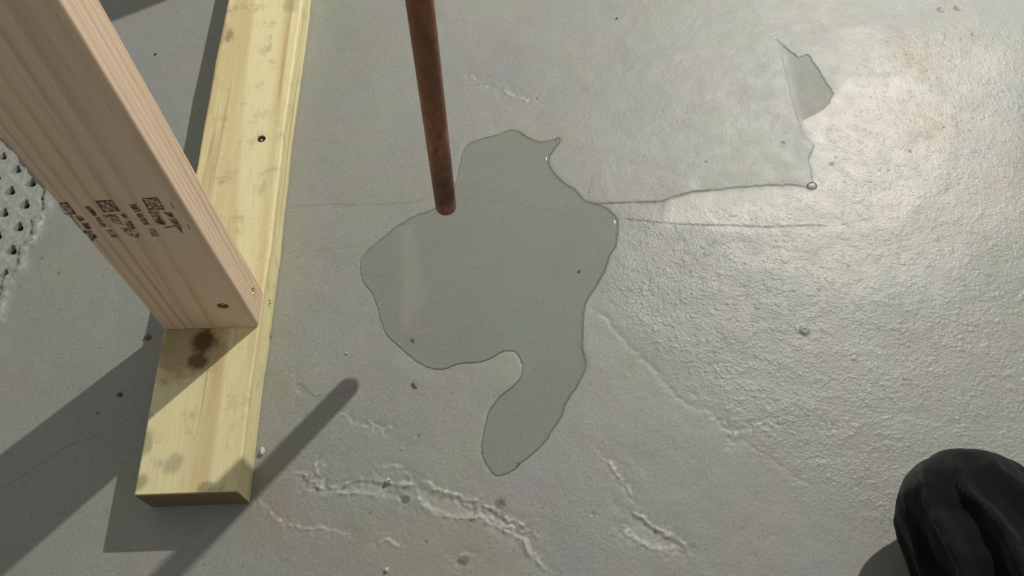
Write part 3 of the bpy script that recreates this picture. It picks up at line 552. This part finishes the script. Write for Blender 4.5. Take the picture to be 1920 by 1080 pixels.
stamp([[(0.0504,0.1566,0.2412),(0.0558,0.1566,0.2414),(0.0560,0.1566,0.2320),(0.0510,0.1566,0.2303)], [(0.0507,0.1566,0.2288),(0.0553,0.1566,0.2295),(0.0550,0.1566,0.2136),(0.0505,0.1566,0.2138)], [(0.0712,0.1566,0.2302),(0.0764,0.1566,0.2304),(0.0770,0.1566,0.2228),(0.0731,0.1566,0.2230)], [(0.0715,0.1566,0.2210),(0.0772,0.1566,0.2217),(0.0773,0.1566,0.2091),(0.0747,0.1566,0.2001),(0.0733,0.1566,0.2094)], [(0.0612,0.1566,0.2205),(0.0659,0.1566,0.2224),(0.0662,0.1566,0.2140),(0.0623,0.1566,0.2142)], [(0.0805,0.1566,0.2430),(0.0813,0.1566,0.2430),(0.0810,0.1566,0.2337),(0.0800,0.1566,0.2342)], [(0.0825,0.1566,0.2131),(0.0834,0.1566,0.2131),(0.0827,0.1566,0.2051),(0.0822,0.1566,0.2062)], [(0.0630,0.1566,0.2099),(0.0739,0.1566,0.2125),(0.0737,0.1566,0.2104),(0.0630,0.1566,0.2083)]],
      [[(0.0604,0.1566,0.2318),(0.0688,0.1566,0.2313),(0.0672,0.1566,0.2118),(0.0605,0.1566,0.2143)], [(0.0518,0.1566,0.2084),(0.0568,0.1566,0.2092),(0.0564,0.1566,0.1973),(0.0506,0.1566,0.1976)]], [[(0.0623,0.1566,0.2478),(0.0740,0.1566,0.2482),(0.0739,0.1566,0.2331),(0.0614,0.1566,0.2327)]])

# ------------------------------------------------------------------ hanging rod
def lathe(name, prof, mat, seg=40, loc=(0, 0, 0), parent=None):
    v = []; f = []
    for (r, z) in prof:
        for i in range(seg): a = 2 * math.pi * i / seg; v.append((r * math.cos(a), r * math.sin(a), z))
    for k in range(len(prof) - 1):
        for i in range(seg): f.append((k * seg + i, k * seg + (i + 1) % seg, (k + 1) * seg + (i + 1) % seg, (k + 1) * seg + i))
    f.append(tuple(range(seg))[::-1]); f.append(tuple((len(prof) - 1) * seg + i for i in range(seg)))
    return from_py(name, v, f, mat, parent, True, loc)
RR = 0.0093
prof = [(0.0001, 0.0)] + [(RR - 0.0055 * (1 - math.sin(t)), 0.0045 * (1 - math.cos(t))) for t in [k * math.pi / 12 for k in range(1, 7)]] + [(RR, 0.03 + 0.02 * k) for k in range(100)]
rod = lathe('hanging_rod', prof, rod_mat(), 40, (0.2712, 0.2260, 0.1226)); tag(rod, 'reddish brown round metal rod hanging upright over the puddle', 'rod')

# ------------------------------------------------------------------ kneeling person: one trouser leg
def limb(bm, pts, seg=40):
    """loft of rings through (centre, radius) with rounded ends"""
    P = [Vector(p[:3]) for p in pts]; R_ = [p[3] for p in pts]
    rings = []
    n = len(P)
    for i in range(n):
        t = (P[min(i + 1, n - 1)] - P[max(i - 1, 0)]).normalized(); s = t.cross(Vector((0, 0, 1))).normalized(); u = s.cross(t)
        rings.append([bm.verts.new(P[i] + (s * math.cos(2 * math.pi * k / seg) + u * math.sin(2 * math.pi * k / seg)) * R_[i]) for k in range(seg)])
    for a, b in zip(rings, rings[1:]):
        for k in range(seg): bm.faces.new((a[k], a[(k + 1) % seg], b[(k + 1) % seg], b[k]))
    bm.faces.new(rings[0][::-1]); bm.faces.new(rings[-1])
def capped(a, b, ra, rb, n=14, cap=8):
    a, b = Vector(a), Vector(b); d = (b - a).normalized(); L = (b - a).length; out = []
    for k in range(cap): t = math.pi / 2 * (k + 0.3) / (cap); out.append((*(a - d * ra * math.cos(t)), ra * math.sin(t)))
    for k in range(n + 1): t = k / n; bul = 1 + 0.10 * math.sin(math.pi * t); out.append((*(a + (b - a) * t), (ra + (rb - ra) * t) * bul))
    for k in range(cap): t = math.pi / 2 * (1 - (k + 0.7) / cap); out.append((*(b + d * rb * math.cos(t)), rb * math.sin(t)))
    return out
KN = Vector((0.684, -0.050, 0.072)); HIP = Vector((0.712, -0.43, 0.250)); ANK = Vector((0.765, -0.46, 0.060))
bm = bmesh.new(); limb(bm, capped(KN, HIP, 0.057, 0.100)); limb(bm, capped(KN + Vector((0.004, -0.01, -0.008)), ANK, 0.056, 0.050))
person = link('person', None); person.location = (KN.x, KN.y, 0); tag(person, 'person kneeling at the lower right corner, only a knee in loose black trousers in view', 'person')
bmesh.ops.translate(bm, verts=bm.verts, vec=(-KN.x, -KN.y, 0))
tr = from_bm('trousers', bm, cloth_mat(), person)
md = tr.modifiers.new('r', 'REMESH'); md.mode = 'VOXEL'; md.voxel_size = 0.0035; md.use_smooth_shade = True
bpy.context.view_layer.update(); nm = bpy.data.meshes.new_from_object(tr.evaluated_get(bpy.context.evaluated_depsgraph_get())); tr.modifiers.clear(); tr.data = nm; nm.name = 'trousers'
n = len(nm.vertices); co = np.empty(n * 3, np.float32); no = np.empty(n * 3, np.float32); nm.vertices.foreach_get('co', co); nm.vertices.foreach_get('normal', no)
co = co.reshape(-1, 3); no = no.reshape(-1, 3)
ax = np.array((HIP - KN).normalized()); rel = co - np.array((0, 0, KN.z)); t = rel @ ax; side = np.cross(ax, (0, 0, 1)); side /= np.linalg.norm(side); up = np.cross(side, ax)
ph = np.arctan2(rel @ up, rel @ side)
w1 = fbm(t + 5, ph * 0.05 + 3, 0.09, 201, 3); amp = np.clip((t + 0.035) / 0.09, 0, 1)
fold = np.maximum(0, np.sin(ph * 12 + w1 * 7 + t * 8)) ** 1.5 * 0.0125 + np.maximum(0, np.sin(ph * 5 - 1.0 + w1 * 7 - t * 6)) * 0.006
cross = 0.004 * fbm(rel[:, 0] + 2, rel[:, 1] + 2, 0.035, 211, 3) * 2
disp = fold * amp + cross - 0.004
disp = np.where(co[:, 2] < 0.02, np.minimum(disp, 0), disp)
co += no * disp[:, None]; co[:, 2] = np.maximum(co[:, 2], 0.0006)
nm.vertices.foreach_set('co', co.ravel()); nm.update()
for p in nm.polygons: p.use_smooth = True
# shoe behind the shin, out of frame
bm = bmesh.new(); limb(bm, [(0.765 - KN.x, -0.50 - KN.y, 0.062, 0.034), (0.766 - KN.x, -0.53 - KN.y, 0.062, 0.043), (0.767 - KN.x, -0.58 - KN.y, 0.058, 0.046), (0.768 - KN.x, -0.64 - KN.y, 0.052, 0.045), (0.768 - KN.x, -0.69 - KN.y, 0.048, 0.036), (0.768 - KN.x, -0.705 - KN.y, 0.046, 0.018)], 24)
from_bm('shoe', bm, simple('dark_shoe_leather', (0.03, 0.028, 0.026), 0.5, 0, 0.2, 200), person)

# ------------------------------------------------------------------ crumbs and scraps on the floor
def lump(name, c, size, mat, seed, label, cat, z=0.0, rot=0.0):
    bm = bmesh.new(); bmesh.ops.create_icosphere(bm, subdivisions=2, radius=1); r = random.Random(seed)
    k = [Vector((r.uniform(-1, 1), r.uniform(-1, 1), r.uniform(-1, 1))).normalized() for _ in range(7)]; dd = [r.uniform(0.55, 0.85) for _ in k]
    for v in bm.verts:
        for a, d in zip(k, dd):
            e = v.co.dot(a)
            if e > d: v.co -= a * (e - d)
    bmesh.ops.transform(bm, matrix=Matrix.Rotation(rot, 4, 'Z') @ Matrix.Diagonal((*size, 1)), verts=bm.verts)
    o = from_bm(name, bm, mat, None, (c[0], c[1], z + size[2] * 0.7), False); tag(o, label, cat); return o
CW = simple('white_cement_crumb', (0.62, 0.60, 0.53), 0.7, 0, 0.15, 500); RC = simple('reddish_wood_chip', (0.33, 0.17, 0.10), 0.7, 0, 0.5, 300)
DF = simple('olive_leaf_scrap', (0.17, 0.13, 0.05), 0.7, 0, 0.3, 400); BC = simple('rusty_crumb', (0.20, 0.10, 0.03), 0.7, 0, 0.4, 400); DG = simple('dark_grit', (0.06, 0.05, 0.035), 0.8, 0, 0.4, 400)
W = lambda q: q[0]
lump('cement_crumb', W([(0.0947,0.0474)]), (.0026, .0042, .003), CW, 1, 'white crumb in the rod shadow beside the yellow board', 'crumb', 0, 0.3)
lump('cement_crumb', W([(0.2109,0.0160)]), (.0030, .0024, .0022), CW, 2, 'white crumb on the flaked ridge of the floor', 'crumb', 0.0006)
lump('cement_crumb', W([(0.2125,-0.0607)]), (.0022, .0022, .002), CW, 3, 'white crumb at the bottom edge, below the flaked ridge', 'crumb')
lump('cement_crumb', W([(0.1653,0.1436)]), (.0010, .0010, .001), CW, 8, 'tiny pale grain between the yellow board and the puddle', 'crumb')
lump('wood_chip', W([(0.2328,0.1082)]), (.0040, .0019, .0016), RC, 4, 'reddish wood chip just below the puddle edge', 'chip', 0, -0.9)
lump('leaf_scrap', W([(0.2301,0.1563)]), (.0030, .0010, .0007), DF, 5, 'thin olive scrap floating in the left of the puddle', 'scrap', 0.0008, -0.7)
lump('rust_crumb', W([(-0.0319,0.1681)]), (.0036, .0030, .002), BC, 6, 'rusty brown crumb left of the stud foot', 'crumb')
lump('dirt_clump', W([(-0.0477,0.1079)]), (.0024, .0020, .0015), DG, 7, 'dark dirt clump in the stud shadow left of the board', 'clump')
lump('dirt_clump', W([(0.4000,0.2287)]), (.0014, .0012, .0010), RC, 9, 'tiny brown grain in the right of the puddle', 'clump', 0.0007)
lump('dirt_clump', W([(0.4738,0.5921)]), (.0016, .0011, .0010), DG, 10, 'tiny dark grain on bare floor above the puddle, near the top edge', 'clump')
lump('dirt_clump', W([(-0.0933,0.5522)]), (.0018, .0014, .0012), DG, 11, 'tiny dark grain on the floor between the stud and the yellow board', 'clump')
